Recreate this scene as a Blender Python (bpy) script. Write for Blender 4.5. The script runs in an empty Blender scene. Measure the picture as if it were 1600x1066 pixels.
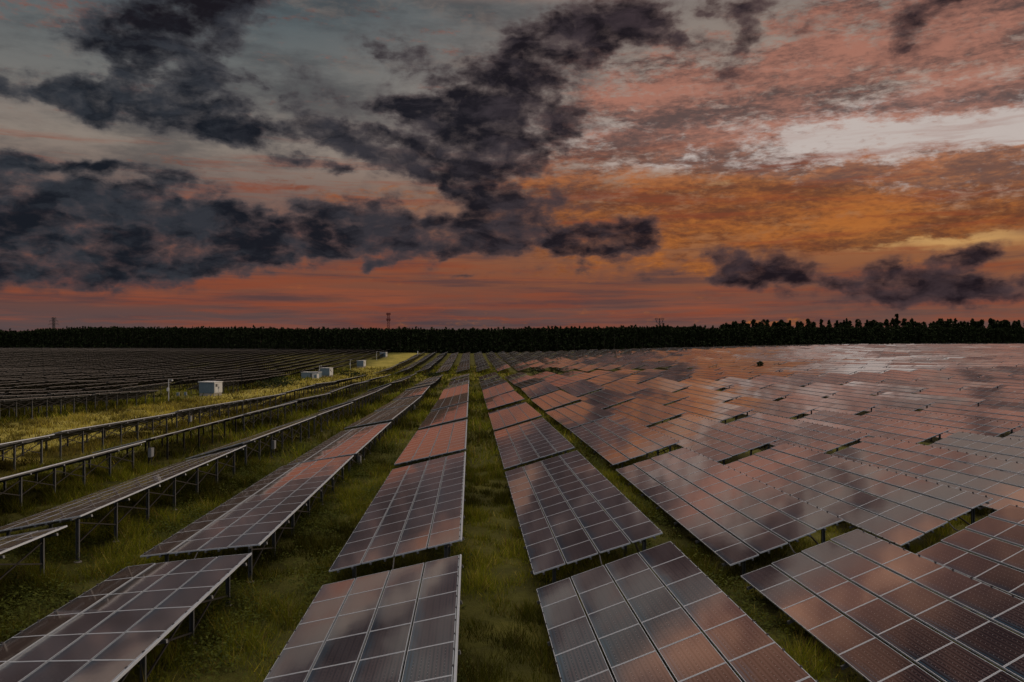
import bpy, math, random
import numpy as np
from mathutils import Vector

random.seed(11)
RNG = np.random.default_rng(11)
scene = bpy.context.scene
COL = scene.collection

# ------------------------------------------------------------------ site plan
F = 1283.0            # focal length of the camera in pixels of a 1600 px wide frame
CAM_Z = 7.54          # the drone hovers 7.5 m above the grass aisle
YAW = 65.0 / 1283.0   # the camera looks slightly to the right of the row direction


def lerp_tab(v, tab):
    if v <= tab[0][0]:
        return tab[0][1]
    for (a, fa), (b, fb) in zip(tab, tab[1:]):
        if v <= b:
            t = (v - a) / (b - a)
            t = t * t * (3 - 2 * t)
            return fa + (fb - fa) * t
    return tab[-1][1]


GY = [(45, 0), (65, -.2), (86, -.5), (107, -.75), (128, -.6), (149, -1.05), (191, -1.5), (240, -2.05),
      (330, -1.3), (440, 0.0), (520, .4), (1200, 1.0), (4000, 1.0)]


def ground(X, Y):
    """height of the terrain in site coordinates (rows run along Y)"""
    s = min(1, max(0, (Y - 40) / 110.0))
    s = s * s * (3 - 2 * s)
    if X > 0:
        rise = .0195 * min(X, 210) + .004 * max(0, min(X - 210, 300))
    else:
        rise = .021 * max(X, -60) + .004 * max(min(0, X + 60), -200)
        if Y > 300:
            rise *= max(.0, 1 - (Y - 300) / 140)
        rise *= 1.0
    g = lerp_tab(Y, GY) + rise * s
    g += .05 * math.sin(X * .31 + 1.3) * math.sin(Y * .09) * min(1, max(0, Y / 60))
    return g


def plan(X, Y):
    """site grid -> world: the joints between tables lie on wide arcs, the camera looks along +Y"""
    a = math.atan2(X, Y)
    r = math.hypot(X, Y)
    return r * (a - YAW), r


def unplan(x, y):
    y = max(y, .5)
    t = max(-1.2, min(1.2, x / y))
    a = t + YAW
    return y * math.sin(a), y * math.cos(a)


def at(X, Y, h=0.0):
    x, y = plan(X, Y)
    return Vector((x, y, ground(X, Y) + h))


def gz(x, y):
    if y < 12:
        return 0.0
    return ground(*unplan(x, y))


# ------------------------------------------------------------------ materials
def new_mat(name):
    m = bpy.data.materials.new(name)
    m.use_nodes = True
    nt = m.node_tree
    b = nt.nodes['Principled BSDF']
    return m, nt, b


def N(nt, t, **kw):
    n = nt.nodes.new(t)
    for k, v in kw.items():
        setattr(n, k, v)
    return n


def plain(name, col, rough=.6, metal=0.0, var=.25, scale=6.0):
    m, nt, b = new_mat(name)
    tc = N(nt, 'ShaderNodeTexCoord')
    no = N(nt, 'ShaderNodeTexNoise')
    no.inputs['Scale'].default_value = scale
    no.inputs['Detail'].default_value = 6
    nt.links.new(tc.outputs['Object'], no.inputs['Vector'])
    mx = N(nt, 'ShaderNodeMix', data_type='RGBA')
    mx.inputs[6].default_value = (*[c * (1 - var) for c in col], 1)
    mx.inputs[7].default_value = (*[min(1, c * (1 + var)) for c in col], 1)
    nt.links.new(no.outputs['Fac'], mx.inputs[0])
    nt.links.new(mx.outputs[2], b.inputs['Base Color'])
    b.inputs['Roughness'].default_value = rough
    b.inputs['Metallic'].default_value = metal
    return m


def math_node(nt, op, a, b=None, clamp=False):
    n = N(nt, 'ShaderNodeMath', operation=op, use_clamp=clamp)
    for i, v in enumerate((a, b)):
        if v is None:
            continue
        if isinstance(v, (int, float)):
            n.inputs[i].default_value = v
        else:
            nt.links.new(v, n.inputs[i])
    return n.outputs[0]


def make_glass():
    m, nt, b = new_mat('panel_glass')
    uv = N(nt, 'ShaderNodeUVMap', uv_map='cells')
    sp = N(nt, 'ShaderNodeSeparateXYZ')
    nt.links.new(uv.outputs[0], sp.inputs[0])
    u, v = sp.outputs[0], sp.outputs[1]
    M = lambda op, a, b_=None, c=False: math_node(nt, op, a, b_, c)
    du = M('PINGPONG', u, .5)      # distance to the nearest cell edge
    dv = M('PINGPONG', v, .5)
    dia = M('LESS_THAN', M('ADD', du, dv), .085)
    gap = M('MAXIMUM', M('LESS_THAN', du, .012), M('LESS_THAN', dv, .010))
    bus = M('LESS_THAN', M('PINGPONG', M('ADD', u, .1667), .1667), .013)
    fine = M('LESS_THAN', M('PINGPONG', M('MULTIPLY', u, 2.0), .5), .21)
    var = N(nt, 'ShaderNodeUVMap', uv_map='tone')
    sv = N(nt, 'ShaderNodeSeparateXYZ')
    nt.links.new(var.outputs[0], sv.inputs[0])
    # the cells: teal-blue towards the lower rim, browner above it
    tn = N(nt, 'ShaderNodeMapRange', interpolation_type='SMOOTHSTEP')
    tn.inputs['From Min'].default_value = .0
    tn.inputs['From Max'].default_value = 1.7
    wob = N(nt, 'ShaderNodeTexNoise')
    wob.inputs['Scale'].default_value = 1.1
    wob.inputs['Detail'].default_value = 4
    geo = N(nt, 'ShaderNodeNewGeometry')
    nt.links.new(geo.outputs['Position'], wob.inputs['Vector'])
    nt.links.new(M('ADD', u, M('MULTIPLY', M('SUBTRACT', wob.outputs['Fac'], .5), 2.2)), tn.inputs['Value'])
    c1 = N(nt, 'ShaderNodeMix', data_type='RGBA')
    c1.inputs[6].default_value = (.004, .038, .068, 1)
    c1.inputs[7].default_value = (.048, .032, .033, 1)
    nt.links.new(tn.outputs[0], c1.inputs[0])
    c2 = N(nt, 'ShaderNodeMix', data_type='RGBA', blend_type='MULTIPLY')
    c2.inputs[0].default_value = 1
    nt.links.new(c1.outputs[2], c2.inputs[6])
    k = M('ADD', M('MULTIPLY', sv.outputs[0], .5), .75)
    cc = N(nt, 'ShaderNodeCombineXYZ')
    nt.links.new(k, cc.inputs[0]); nt.links.new(k, cc.inputs[1]); nt.links.new(k, cc.inputs[2])
    nt.links.new(cc.outputs[0], c2.inputs[7])
    last = c2.outputs[2]
    for fac, amt, col in ((fine, .93, (.003, .004, .007)), (bus, .0, (.26, .22, .21)), (gap, .6, (.010, .010, .016)), (dia, .7, (.34, .32, .32))):
        mx = N(nt, 'ShaderNodeMix', data_type='RGBA')
        nt.links.new(M('MULTIPLY', fac, amt), mx.inputs[0])
        nt.links.new(last, mx.inputs[6])
        mx.inputs[7].default_value = (*col, 1)
        last = mx.outputs[2]
    # thin dust film, uneven
    dn = N(nt, 'ShaderNodeTexNoise')
    dn.inputs['Scale'].default_value = .9
    dn.inputs['Detail'].default_value = 8
    dn.inputs['Roughness'].default_value = .65
    nt.links.new(geo.outputs['Position'], dn.inputs['Vector'])
    dm = N(nt, 'ShaderNodeMix', data_type='RGBA')
    nt.links.new(M('MULTIPLY', M('SUBTRACT', dn.outputs['Fac'], .35, True), .16), dm.inputs[0])
    nt.links.new(last, dm.inputs[6])
    dm.inputs[7].default_value = (.20, .14, .11, 1)
    nt.links.new(dm.outputs[2], b.inputs['Base Color'])
    b.inputs['Roughness'].default_value = .07
    rr = M('ADD', M('MULTIPLY', dn.outputs['Fac'], .08), .01)
    nt.links.new(rr, b.inputs['Roughness'])
    b.inputs['IOR'].default_value = 2.1
    b.inputs['Coat Weight'].default_value = 1.0
    b.inputs['Coat IOR'].default_value = 2.0
    b.inputs['Coat Roughness'].default_value = .05
    b.inputs['Sheen Weight'].default_value = .11
    b.inputs['Sheen Roughness'].default_value = .35
    b.inputs['Sheen Tint'].default_value = (1, .80, .69, 1)
    # glass waviness
    bn = N(nt, 'ShaderNodeTexNoise')
    bn.inputs['Scale'].default_value = .55
    bn.inputs['Detail'].default_value = 3
    nt.links.new(geo.outputs['Position'], bn.inputs['Vector'])
    bp = N(nt, 'ShaderNodeBump')
    bp.inputs['Strength'].default_value = .16
    bp.inputs['Distance'].default_value = .012
    nt.links.new(bn.outputs['Fac'], bp.inputs['Height'])
    nt.links.new(bp.outputs[0], b.inputs['Normal'])
    nt.links.new(bp.outputs[0], b.inputs['Coat Normal'])
    return m


def attr_mat(name, attr, rough=.8, trans=0.0, noise=None):
    m, nt, b = new_mat(name)
    a = N(nt, 'ShaderNodeAttribute', attribute_name=attr)
    nt.links.new(a.outputs['Color'], b.inputs['Base Color'])
    b.inputs['Roughness'].default_value = rough
    b.inputs['Specular IOR Level'].default_value = .06
    if trans:
        out = nt.nodes['Material Output']
        tr = N(nt, 'ShaderNodeBsdfTranslucent')
        nt.links.new(a.outputs['Color'], tr.inputs['Color'])
        mx = N(nt, 'ShaderNodeMixShader')
        mx.inputs[0].default_value = trans
        nt.links.new(b.outputs[0], mx.inputs[1])
        nt.links.new(tr.outputs[0], mx.inputs[2])
        nt.links.new(mx.outputs[0], out.inputs['Surface'])
    return m


def make_ground_mat():
    m, nt, b = new_mat('meadow_soil')
    geo = N(nt, 'ShaderNodeNewGeometry')
    at_ = N(nt, 'ShaderNodeAttribute', attribute_name='dry')
    def noise(scale, det, rough=.6):
        n = N(nt, 'ShaderNodeTexNoise')
        n.inputs['Scale'].default_value = scale
        n.inputs['Detail'].default_value = det
        n.inputs['Roughness'].default_value = rough
        nt.links.new(geo.outputs['Position'], n.inputs['Vector'])
        return n.outputs['Fac']
    n1, n2, n3 = noise(.22, 6), noise(1.6, 8, .7), noise(14, 6, .7)
    lush = N(nt, 'ShaderNodeValToRGB')
    e = lush.color_ramp.elements
    e[0].position, e[0].color = .30, (.016, .017, .006, 1)
    e[1].position, e[1].color = .72, (.105, .105, .022, 1)
    x = lush.color_ramp.elements.new(.5); x.color = (.062, .062, .013, 1)
    dry = N(nt, 'ShaderNodeValToRGB')
    e = dry.color_ramp.elements
    e[0].position, e[0].color = .32, (.12, .115, .02, 1)
    e[1].position, e[1].color = .68, (.38, .30, .085, 1)
    x = dry.color_ramp.elements.new(.5); x.color = (.25, .215, .045, 1)
    s = math_node(nt, 'ADD', math_node(nt, 'MULTIPLY', n1, .45), math_node(nt, 'ADD', math_node(nt, 'MULTIPLY', n2, .35), math_node(nt, 'MULTIPLY', n3, .2)))
    nt.links.new(s, lush.inputs[0]); nt.links.new(s, dry.inputs[0])
    mx = N(nt, 'ShaderNodeMix', data_type='RGBA')
    f = math_node(nt, 'ADD', at_.outputs['Fac'], math_node(nt, 'MULTIPLY', math_node(nt, 'SUBTRACT', n1, .5), .8), True)
    nt.links.new(f, mx.inputs[0])
    nt.links.new(lush.outputs[0], mx.inputs[6]); nt.links.new(dry.outputs[0], mx.inputs[7])
    nt.links.new(mx.outputs[2], b.inputs['Base Color'])
    b.inputs['Roughness'].default_value = .95
    b.inputs['Specular IOR Level'].default_value = .1
    bp = N(nt, 'ShaderNodeBump')
    bp.inputs['Strength'].default_value = .9
    bp.inputs['Distance'].default_value = .25
    nt.links.new(n2, bp.inputs['Height'])
    nt.links.new(bp.outputs[0], b.inputs['Normal'])
    return m


MAT = dict(
    glass=make_glass(),
    frame=plain('anodised_aluminium', (.39, .43, .47), .45, .25, .12, 3),
    dim_frame=plain('dimmed_aluminium', (.20, .185, .18), .6, .1, .25, 3),  # darker copy of the frame metal; far-left dimness put into the colour
    steel=plain('galvanised_steel', (.115, .122, .128), .5, .5, .3, 8),
    back=plain('module_backsheet', (.018, .018, .02), .6, 0, .2, 2),
    footing=plain('concrete_footing', (.28, .26, .23), .9, 0, .3, 9),
    white=plain('white_painted_steel', (.46, .47, .47), .5, 0, .12, 2.5),
    pale=plain('weathered_pale_grey_paint', (.17, .18, .19), .55, 0, .25, 5),
    blue=plain('blue_grey_shaded_steel', (.10, .15, .19), .5, 0, .15, 2.5),  # blue-grey of the cabinets' shaded front, put into the colour
    brace=plain('weathered_steel_rod', (.024, .022, .021), .6, .4, .3, 8),
    dark=plain('dark_metal', (.03, .03, .035), .5, .2, .3, 6),
    cable=plain('black_cable', (.02, .02, .02), .6, 0, .2, 10),
    red=plain('red_painted_lattice', (.16, .03, .025), .6, 0, .15, .5),
    lattice=plain('grey_lattice_steel', (.035, .03, .032), .6, .2, .2, .5),
    bark=plain('bark', (.05, .04, .03), .9, 0, .4, 3),
    ground=make_ground_mat(),
    blade=attr_mat('grass_blades', 'tint', .7, .35),
    leaf=attr_mat('tree_leaves', 'tint', .8, .1),
)


# ------------------------------------------------------------------ mesh building
class MB:
    def __init__(self):
        self.v, self.f, self.m, self.s, self.uv, self.tone = [], [], [], [], [], []

    def quad(self, a, b, c, d, mat=0, uv=None, tone=(0, 0), smooth=False):
        i = len(self.v)
        self.v += [a, b, c, d]
        self.f.append((i, i + 1, i + 2, i + 3))
        self.m.append(mat); self.s.append(smooth)
        self.uv.append(uv or ((0, 0),) * 4); self.tone.append(tone)

    def hexa(self, lo, hi, mat=0, top=True, bottom=True):
        """box between the quad lo and the quad hi (both counter-clockwise seen from hi)"""
        if top: self.quad(*hi, mat)
        if bottom: self.quad(*lo[::-1], mat)
        for k in range(4):
            n = (k + 1) % 4
            self.quad(lo[k], lo[n], hi[n], hi[k], mat)

    def box(self, c, sx, sy, sz, mat=0, rot=0.0):
        c = Vector(c)
        ca, sa = math.cos(rot), math.sin(rot)
        def p(x, y, z):
            return c + Vector((x * ca - y * sa, x * sa + y * ca, z))
        x, y, z = sx / 2, sy / 2, sz / 2
        self.hexa([p(-x, -y, -z), p(x, -y, -z), p(x, y, -z), p(-x, y, -z)], [p(-x, -y, z), p(x, -y, z), p(x, y, z), p(-x, y, z)], mat)

    def bar(self, a, b, w, h=None, mat=0, up=Vector((0, 0, 1))):
        a, b = Vector(a), Vector(b)
        h = h or w
        d = (b - a)
        if d.length < 1e-6: return
        d.normalize()
        sd = d.cross(up)
        if sd.length < 1e-3: sd = Vector((1, 0, 0))
        sd.normalize()
        u = sd.cross(d)
        sd *= w / 2; u *= h / 2
        self.hexa([a - sd - u, a + sd - u, a + sd + u, a - sd + u][::-1], [b - sd - u, b + sd - u, b + sd + u, b - sd + u][::-1], mat)

    def tube(self, pts, r, mat=0, n=6):
        rings = []
        for i, p in enumerate(pts):
            p = Vector(p)
            q = Vector(pts[min(i + 1, len(pts) - 1)]) - Vector(pts[max(i - 1, 0)])
            q.normalize()
            s = q.cross(Vector((0, 0, 1)))
            if s.length < 1e-3: s = Vector((1, 0, 0))
            s.normalize(); t = s.cross(q)
            rr = r[i] if isinstance(r, (list, tuple)) else r
            rings.append([p + (s * math.cos(2 * math.pi * k / n) + t * math.sin(2 * math.pi * k / n)) * rr for k in range(n)])
        for a, b in zip(rings, rings[1:]):
            for k in range(n):
                j = (k + 1) % n
                self.quad(a[k], a[j], b[j], b[k], mat, smooth=True)

    def build(self, name, mats, parent=None, origin=None, uv=False, weld=False):
        o0 = Vector(origin) if origin is not None else Vector((0, 0, 0))
        me = bpy.data.meshes.new(name)
        nv, nf = len(self.v), len(self.f)
        co = np.array([tuple(p) for p in self.v], dtype=np.float32) - np.array(o0, dtype=np.float32)
        me.vertices.add(nv); me.vertices.foreach_set('co', co.ravel())
        me.loops.add(nf * 4); me.loops.foreach_set('vertex_index', np.array(self.f, dtype=np.int32).ravel())
        me.polygons.add(nf)
        me.polygons.foreach_set('loop_start', np.arange(0, nf * 4, 4, dtype=np.int32))
        me.polygons.foreach_set('material_index', np.array(self.m, dtype=np.int32))
        if uv:
            l1 = me.uv_layers.new(name='cells')
            l1.data.foreach_set('uv', np.array(self.uv, dtype=np.float32).ravel())
            l2 = me.uv_layers.new(name='tone')
            l2.data.foreach_set('uv', np.repeat(np.array(self.tone, dtype=np.float32), 4, axis=0).ravel())
        me.update(calc_edges=True)
        me.polygons.foreach_set('use_smooth', np.array(self.s, dtype=bool))
        for m in (mats if isinstance(mats, (list, tuple)) else [mats]):
            me.materials.append(m)
        return link(name, me, parent, o0)


def link(name, me, parent=None, loc=None):
    o = bpy.data.objects.new(name, me)
    COL.objects.link(o)
    loc = Vector(loc) if loc is not None else Vector((0, 0, 0))
    if parent is not None:
        o.parent = parent
        o.location = loc - Vector(parent.location)
    else:
        o.location = loc
    return o


def tag(o, label=None, cat=None, group=None, kind=None):
    for k, v in (('label', label), ('category', cat), ('group', group), ('kind', kind)):
        if v: o[k] = v
    return o


def thing(name, label, cat, loc, group=None):
    o = bpy.data.objects.new(name, None)
    o.empty_display_size = .3
    COL.objects.link(o)
    o.location = loc
    return tag(o, label, cat, group)


def fast_mesh(name, verts, per, mat, tint=None, parent=None):
    """many separate small polygons of `per` corners each, from a numpy array"""
    n = len(verts) // per
    me = bpy.data.meshes.new(name)
    me.vertices.add(len(verts)); me.vertices.foreach_set('co', verts.astype(np.float32).ravel())
    me.loops.add(len(verts)); me.loops.foreach_set('vertex_index', np.arange(len(verts), dtype=np.int32))
    me.polygons.add(n)
    me.polygons.foreach_set('loop_start', np.arange(0, len(verts), per, dtype=np.int32))
    me.update(calc_edges=True)
    if tint is not None:
        a = me.color_attributes.new('tint', 'FLOAT_COLOR', 'POINT')
        c = np.ones((len(verts), 4), dtype=np.float32)
        c[:, :3] = tint
        a.data.foreach_set('color', c.ravel())
    me.materials.append(mat)
    return link(name, me, parent, parent.location if parent else None)


# ------------------------------------------------------------------ ground
def build_ground():
    ys = [-400, -200, -100, -50, -20, 0] + list(np.arange(4, 120, 2.0)) + list(np.arange(120, 300, 5.0)) + list(np.arange(300, 620, 12.0)) + [650, 720, 850, 1100, 1500, 2200, 3200, 4500]
    us = sorted(set([-4, -3, -2, -1.5, -1.2] + [round(v, 4) for v in np.arange(-1, 1.001, .02)] + [1.2, 1.5, 2, 3, 4]))
    vs, dry = [], []
    for y in ys:
        w = max(y, 40.0)
        for u in us:
            x = u * w
            X, Y = unplan(x, y) if y > 12 else (x, y)
            vs.append((x, y, gz(x, y)))
            d = 0.0
            if -42.5 < X < -24 and Y > 20:
                d = min(1, (X + 42.5) / 3, (-24.0 - X) / 2.0)
                d = .95 * max(0, d)
            elif -100 < X <= -42.5: d = .12
            if 193 < Y < 239 and -60 < X < 12: d = max(d, .55)
            if X > 60 and 190 < Y < 240: d = .3
            dry.append(d)
    nx = len(us)
    fs = [(j * nx + i, j * nx + i + 1, (j + 1) * nx + i + 1, (j + 1) * nx + i) for j in range(len(ys) - 1) for i in range(nx - 1)]
    me = bpy.data.meshes.new('ground')
    me.from_pydata(vs, [], fs)
    a = me.attributes.new('dry', 'FLOAT', 'POINT')
    a.data.foreach_set('value', dry)
    for p in me.polygons: p.use_smooth = True
    me.materials.append(MAT['ground'])
    tag(link('ground', me), kind='structure')


build_ground()

# ------------------------------------------------------------------ solar tables
WID, LEN, PITCH, STEP, J0 = 3.88, 20.0, 6.06, 21.0, 23.1
RISE = 1.15
NCOL, NMOD = 4, 12


def row_lo(n):      # n = 1, 2 ... right of the grass aisle; -1, -2 ... left of it
    return 1.86 + (n - 1) * 6.03 if n > 0 else -4.2 + (n + 1) * PITCH


class Table:
    pass


def make_table(n, k, y0, y1, extra=0.0):
    t = Table()
    t.n, t.k, t.y0, t.y1 = n, k, y0, y1
    xl = row_lo(n); xh = xl + WID
    r = random.Random(n * 1000 + k * 7 + 5)
    jit = lambda s: r.uniform(-s, s)
    lift, roll, pitch = jit(.07), jit(.04), -.045 + jit(.05)
    if y0 > 140: lift, roll, pitch = lift * 1.7, roll * 1.5, pitch * 1.5 + .02
    rise = {-1: .98, -2: .74}.get(n, RISE)
    def corner(X, Y, h): return at(X, Y, h)
    t.c = []
    for X, h in ((xl, .6 + extra + lift - roll), (xh, .6 + rise + extra + lift + roll)):
        far = corner(X, y1, h + pitch)
        if y0 < 10:
            e = 1.0
            d = (corner(X, y1, h) - corner(X, y1 - e, h)) / e
            near = far - d * (y1 - y0)
            near.z = far.z - 2 * pitch
        else:
            near = corner(X, y0, h - pitch)
        t.c.append((near, far))
    t.cen = (t.c[0][0] + t.c[0][1] + t.c[1][0] + t.c[1][1]) / 4
    t.base = Vector((t.cen.x, t.cen.y, gz(t.cen.x, t.cen.y)))
    (A, B), (D, C_) = t.c
    t.n_ = ((D - A) + (C_ - B)).cross((B - A) + (C_ - D)).normalized()
    return t


def P(t, s, u, off=0.0):
    (A, B), (D, C_) = t.c
    return A * ((1 - s) * (1 - u)) + B * ((1 - s) * u) + D * (s * (1 - u)) + C_ * (s * u) + t.n_ * off


def project(p):
    if p.y < 1: return None
    return 800 + F * p.x / p.y, 533 - F * (p.z - CAM_Z) / p.y


def screen_area(t):
    pts = [project(P(t, s, u)) for s, u in ((0, .0), (0, 1), (1, 1), (1, 0))]
    if any(p is None for p in pts):
        pts = [project(P(t, s, u)) for s, u in ((0, .5), (0, 1), (1, 1), (1, .5))]
        if any(p is None for p in pts): return 0
    a = 0
    for (x0, y0), (x1, y1) in zip(pts, pts[1:] + pts[:1]): a += x0 * y1 - x1 * y0
    inside = 0
    for i in range(7):
        for j in range(13):
            q = project(P(t, i / 6, j / 12))
            if q and -2 < q[0] < 1602 and q[1] < 1068: inside += 1
    return abs(a) / 2 * inside / 91


# module layout in the table plane
GAPC, GAPL = .046 / 4.04, .010 / LEN
def mod_span(i, j):
    w = (1 - GAPC * (NCOL - 1)) / NCOL
    l = (1 - GAPL * (NMOD - 1)) / NMOD
    s0 = i * (w + GAPC); u0 = j * (l + GAPL)
    return s0, s0 + w, u0, u0 + l


def col_tilt(t, i):
    """the upper and the lower half of a table are not bolted down in quite the same plane"""
    if t.n == -2: return (.024, .010, -.003, -.011)[i]
    kink = (random.Random(t.n * 31 + t.k * 5).gauss(0, .006)) * (-1 if i < 2 else 1)
    return kink - (.031 if t.n > 1 else 0)


def add_module(mb, t, i, j, r, detail):
    """one module: aluminium frame, glass with 6 x 10 cells, dark backsheet"""
    s0, s1, u0, u1 = mod_span(i, j)
    fs, fu = .013 / 4.04, .026 / LEN
    tone = (r.random(), r.random())
    a, b_ = r.gauss(0, .0013), r.gauss(0, .0013)
    W, L = 1.0, LEN / 12
    a += col_tilt(t, i)
    def off(s, u): return ((s - s0) / (s1 - s0) - .5) * W * a + ((u - u0) / (u1 - u0) - .5) * L * b_
    if detail:
        T, Bt = .0, -.042
        o = [P(t, s, u, T + off(s, u)) for s, u in ((s0, u0), (s1, u0), (s1, u1), (s0, u1))]
        g = [(s0 + fs, u0 + fu), (s1 - fs, u0 + fu), (s1 - fs, u1 - fu), (s0 + fs, u1 - fu)]
        inn = [P(t, s, u, T + off(s, u)) for s, u in g]
        lo = [P(t, s, u, Bt + off(s, u)) for s, u in ((s0, u0), (s1, u0), (s1, u1), (s0, u1))]
        for k in range(4):
            q = (k + 1) % 4
            mb.quad(o[k], o[q], inn[q], inn[k], 0)
            mb.quad(lo[k], lo[q], o[q], o[k], 0)
        mb.quad(*lo[::-1], 2)
        if i in (0, NCOL - 1):
            for q in (.25, .75):
                mb.box(P(t, s0 if i == 0 else s1, u0 + (u1 - u0) * q, -.008), .035, .06, .05, 3)
        # slightly sagging glass, shared vertices so that it shades smoothly
        sag = r.uniform(.0002, .0011)
        n = 4
        i0 = len(mb.v)
        grid = []
        for p in range(n + 1):
            for q in range(n + 1):
                fs_, fu_ = p / n, q / n
                s = g[0][0] + (g[1][0] - g[0][0]) * fs_; u = g[0][1] + (g[2][1] - g[0][1]) * fu_
                mb.v.append(P(t, s, u, off(s, u) - .003 - sag * (1 - (2 * fs_ - 1) ** 2) * (1 - (2 * fu_ - 1) ** 2)))
        for p in range(n):
            for q in range(n):
                A = i0 + p * (n + 1) + q
                mb.f.append((A, A + n + 1, A + n + 2, A + 1))
                mb.m.append(1); mb.s.append(True); mb.tone.append(tone)
                mb.uv.append(((p / n * 6, q / n * 10), ((p + 1) / n * 6, q / n * 10), ((p + 1) / n * 6, (q + 1) / n * 10), (p / n * 6, (q + 1) / n * 10)))
    else:
        g = [(s0 + fs, u0 + fu), (s1 - fs, u0 + fu), (s1 - fs, u1 - fu), (s0 + fs, u1 - fu)]
        mb.quad(*[P(t, s, u, .009 + off(s, u)) for s, u in g], 1, ((0, 0), (6, 0), (6, 10), (0, 10)), tone)


def add_slab(mb, t, i):
    s0, s1, _, _ = mod_span(i, 0)
    a = col_tilt(t, i) * .5
    cs = ((s0, 0, -a), (s1, 0, a), (s1, 1, a), (s0, 1, -a))
    top = [P(t, s, u, h) for s, u, h in cs]
    low = [P(t, s, u, h - .042) for s, u, h in cs]
    mb.quad(*top, 0)
    mb.quad(*low[::-1], 2)
    for k in range(4):
        q = (k + 1) % 4
        mb.quad(low[k], low[q], top[q], top[k], 0)


GM = [MAT['frame'], MAT['glass'], MAT['back']]
GL = [MAT['dim_frame'], MAT['glass'], MAT['back']]
# a shared post: C-channel of unit height with a short concrete collar
def post_mesh():
    mb = MB()
    mb.box((0, .02, .5), .11, .014, 1.0, 0)
    mb.box((-.048, -.018, .5), .014, .062, 1.0, 0)
    mb.box((.048, -.018, .5), .014, .062, 1.0, 0)
    mb.tube([(0, 0, -.02), (0, 0, .05)], .13, 1, 8)
    mb.tube([(0, 0, .05), (0, 0, .051)], [.13, .0], 1, 8)
    o = mb.build('post', [MAT['steel'], MAT['footing']])
    me = o.data
    bpy.data.objects.remove(o)
    return me
POST = post_mesh()
NPOST = 7
S_HI, S_LO = .88, .16


def post_at(t, s, u):
    p = P(t, s, u, -.20)
    return p, gz(p.x, p.y) - .05


def rafter(mb, t, u):
    mb.bar(P(t, -.02, u, -.15), P(t, 1.022, u, -.15), .05, .08, 0, t.n_)


def purlin(mb, t, s):
    mb.bar(P(t, s, -.004, -.072), P(t, s, 1.004, -.072), .055, .058, 0, t.n_)


def bracing(mb, t, u0, u1):
    a, ga = post_at(t, S_HI, u0); b, gb = post_at(t, S_HI, u1)
    a = a.copy(); b = b.copy()
    up = Vector((0, 0, 1))
    mb.bar(a - up * .10, b - up * .80, .042, .042, 0)
    mb.bar(a - up * .80, b - up * .10, .042, .042, 0)


PU = [.035 + i * (.93 / (NPOST - 1)) for i in range(NPOST)]


def yaw_of(t):
    d = t.c[1][1] - t.c[1][0]
    return math.atan2(-d.x, d.y)


def build_near(t, root):
    r = random.Random(t.n * 77 + t.k)
    for j in range(NMOD):
        for i in range(NCOL):
            mb = MB(); add_module(mb, t, i, j, r, True)
            s0, s1, u0, u1 = mod_span(i, j)
            mb.build('solar_panel', GM + [MAT['dark']], root, P(t, (s0 + s1) / 2, (u0 + u1) / 2), uv=True)
    for s in (.07, .18, .32, .43, .57, .68, .82, .93)[::1]:
        mb = MB(); purlin(mb, t, s); mb.build('purlin', MAT['steel'], root, P(t, s, .5))
    posts_and_frames(t, root)


def edge_rail(t, root):
    mb = MB()
    mb.bar(P(t, 1.011, -.002, -.022), P(t, 1.011, 1.002, -.024), .045, .05, 0, t.n_)
    mb.build('edge_rail', MAT['frame'], root, P(t, 1, .5))


def posts_and_frames(t, root, rafters=True):
    if -7 < t.n < 0: edge_rail(t, root)
    for u in PU:
        if rafters:
            mb = MB(); rafter(mb, t, u); mb.build('rafter', MAT['steel'], root, P(t, .5, u))
        for s in (S_HI, S_LO):
            p, g = post_at(t, s, u)
            o = link('post', POST, root, (p.x, p.y, g))
            o.scale = (1, 1, max(.2, p.z - g + .04)); o.rotation_euler.z = yaw_of(t)
    for a, b in zip(PU, PU[1:]):
        mb = MB(); bracing(mb, t, a, b); mb.build('cross_brace', MAT['brace'], root, P(t, S_HI, (a + b) / 2))


def build_mid(t, root):
    r = random.Random(t.n * 77 + t.k)
    for i in range(NCOL):
        mb = MB(); add_slab(mb, t, i)
        for j in range(NMOD): add_module(mb, t, i, j, r, False)
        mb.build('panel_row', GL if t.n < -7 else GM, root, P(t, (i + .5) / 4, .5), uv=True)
    mb = MB()
    for s in (.1, .36, .64, .9): purlin(mb, t, s)
    for u in PU: rafter(mb, t, u)
    mb.build('support_beams', MAT['steel'], root, t.cen)
    posts_and_frames(t, root, False)


def add_simple(mb, t, coarse=False):
    r = random.Random(t.n * 77 + t.k)
    for i in range(NCOL):
        add_slab(mb, t, i)
        for j in range(NMOD): add_module(mb, t, i, j, r, False)


def add_legs(mb, t):
    for u in PU:
        for s in (S_HI, S_LO):
            p, g = post_at(t, s, u)
            mb.bar((p.x, p.y, g), (p.x, p.y, p.z), .11, .06, 0, Vector((0, 1, 0)))
        mb.bar(P(t, 0, u, -.13), P(t, 1, u, -.13), .06, .1, 0, t.n_)
    for s in (S_LO, S_HI):
        mb.bar(P(t, s, 0, -.10), P(t, s, 1, -.10), .06, .08, 0, t.n_)


tables = []
def span(n, k):
    y1 = J0 + STEP * k
    return y1 - LEN, y1

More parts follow.
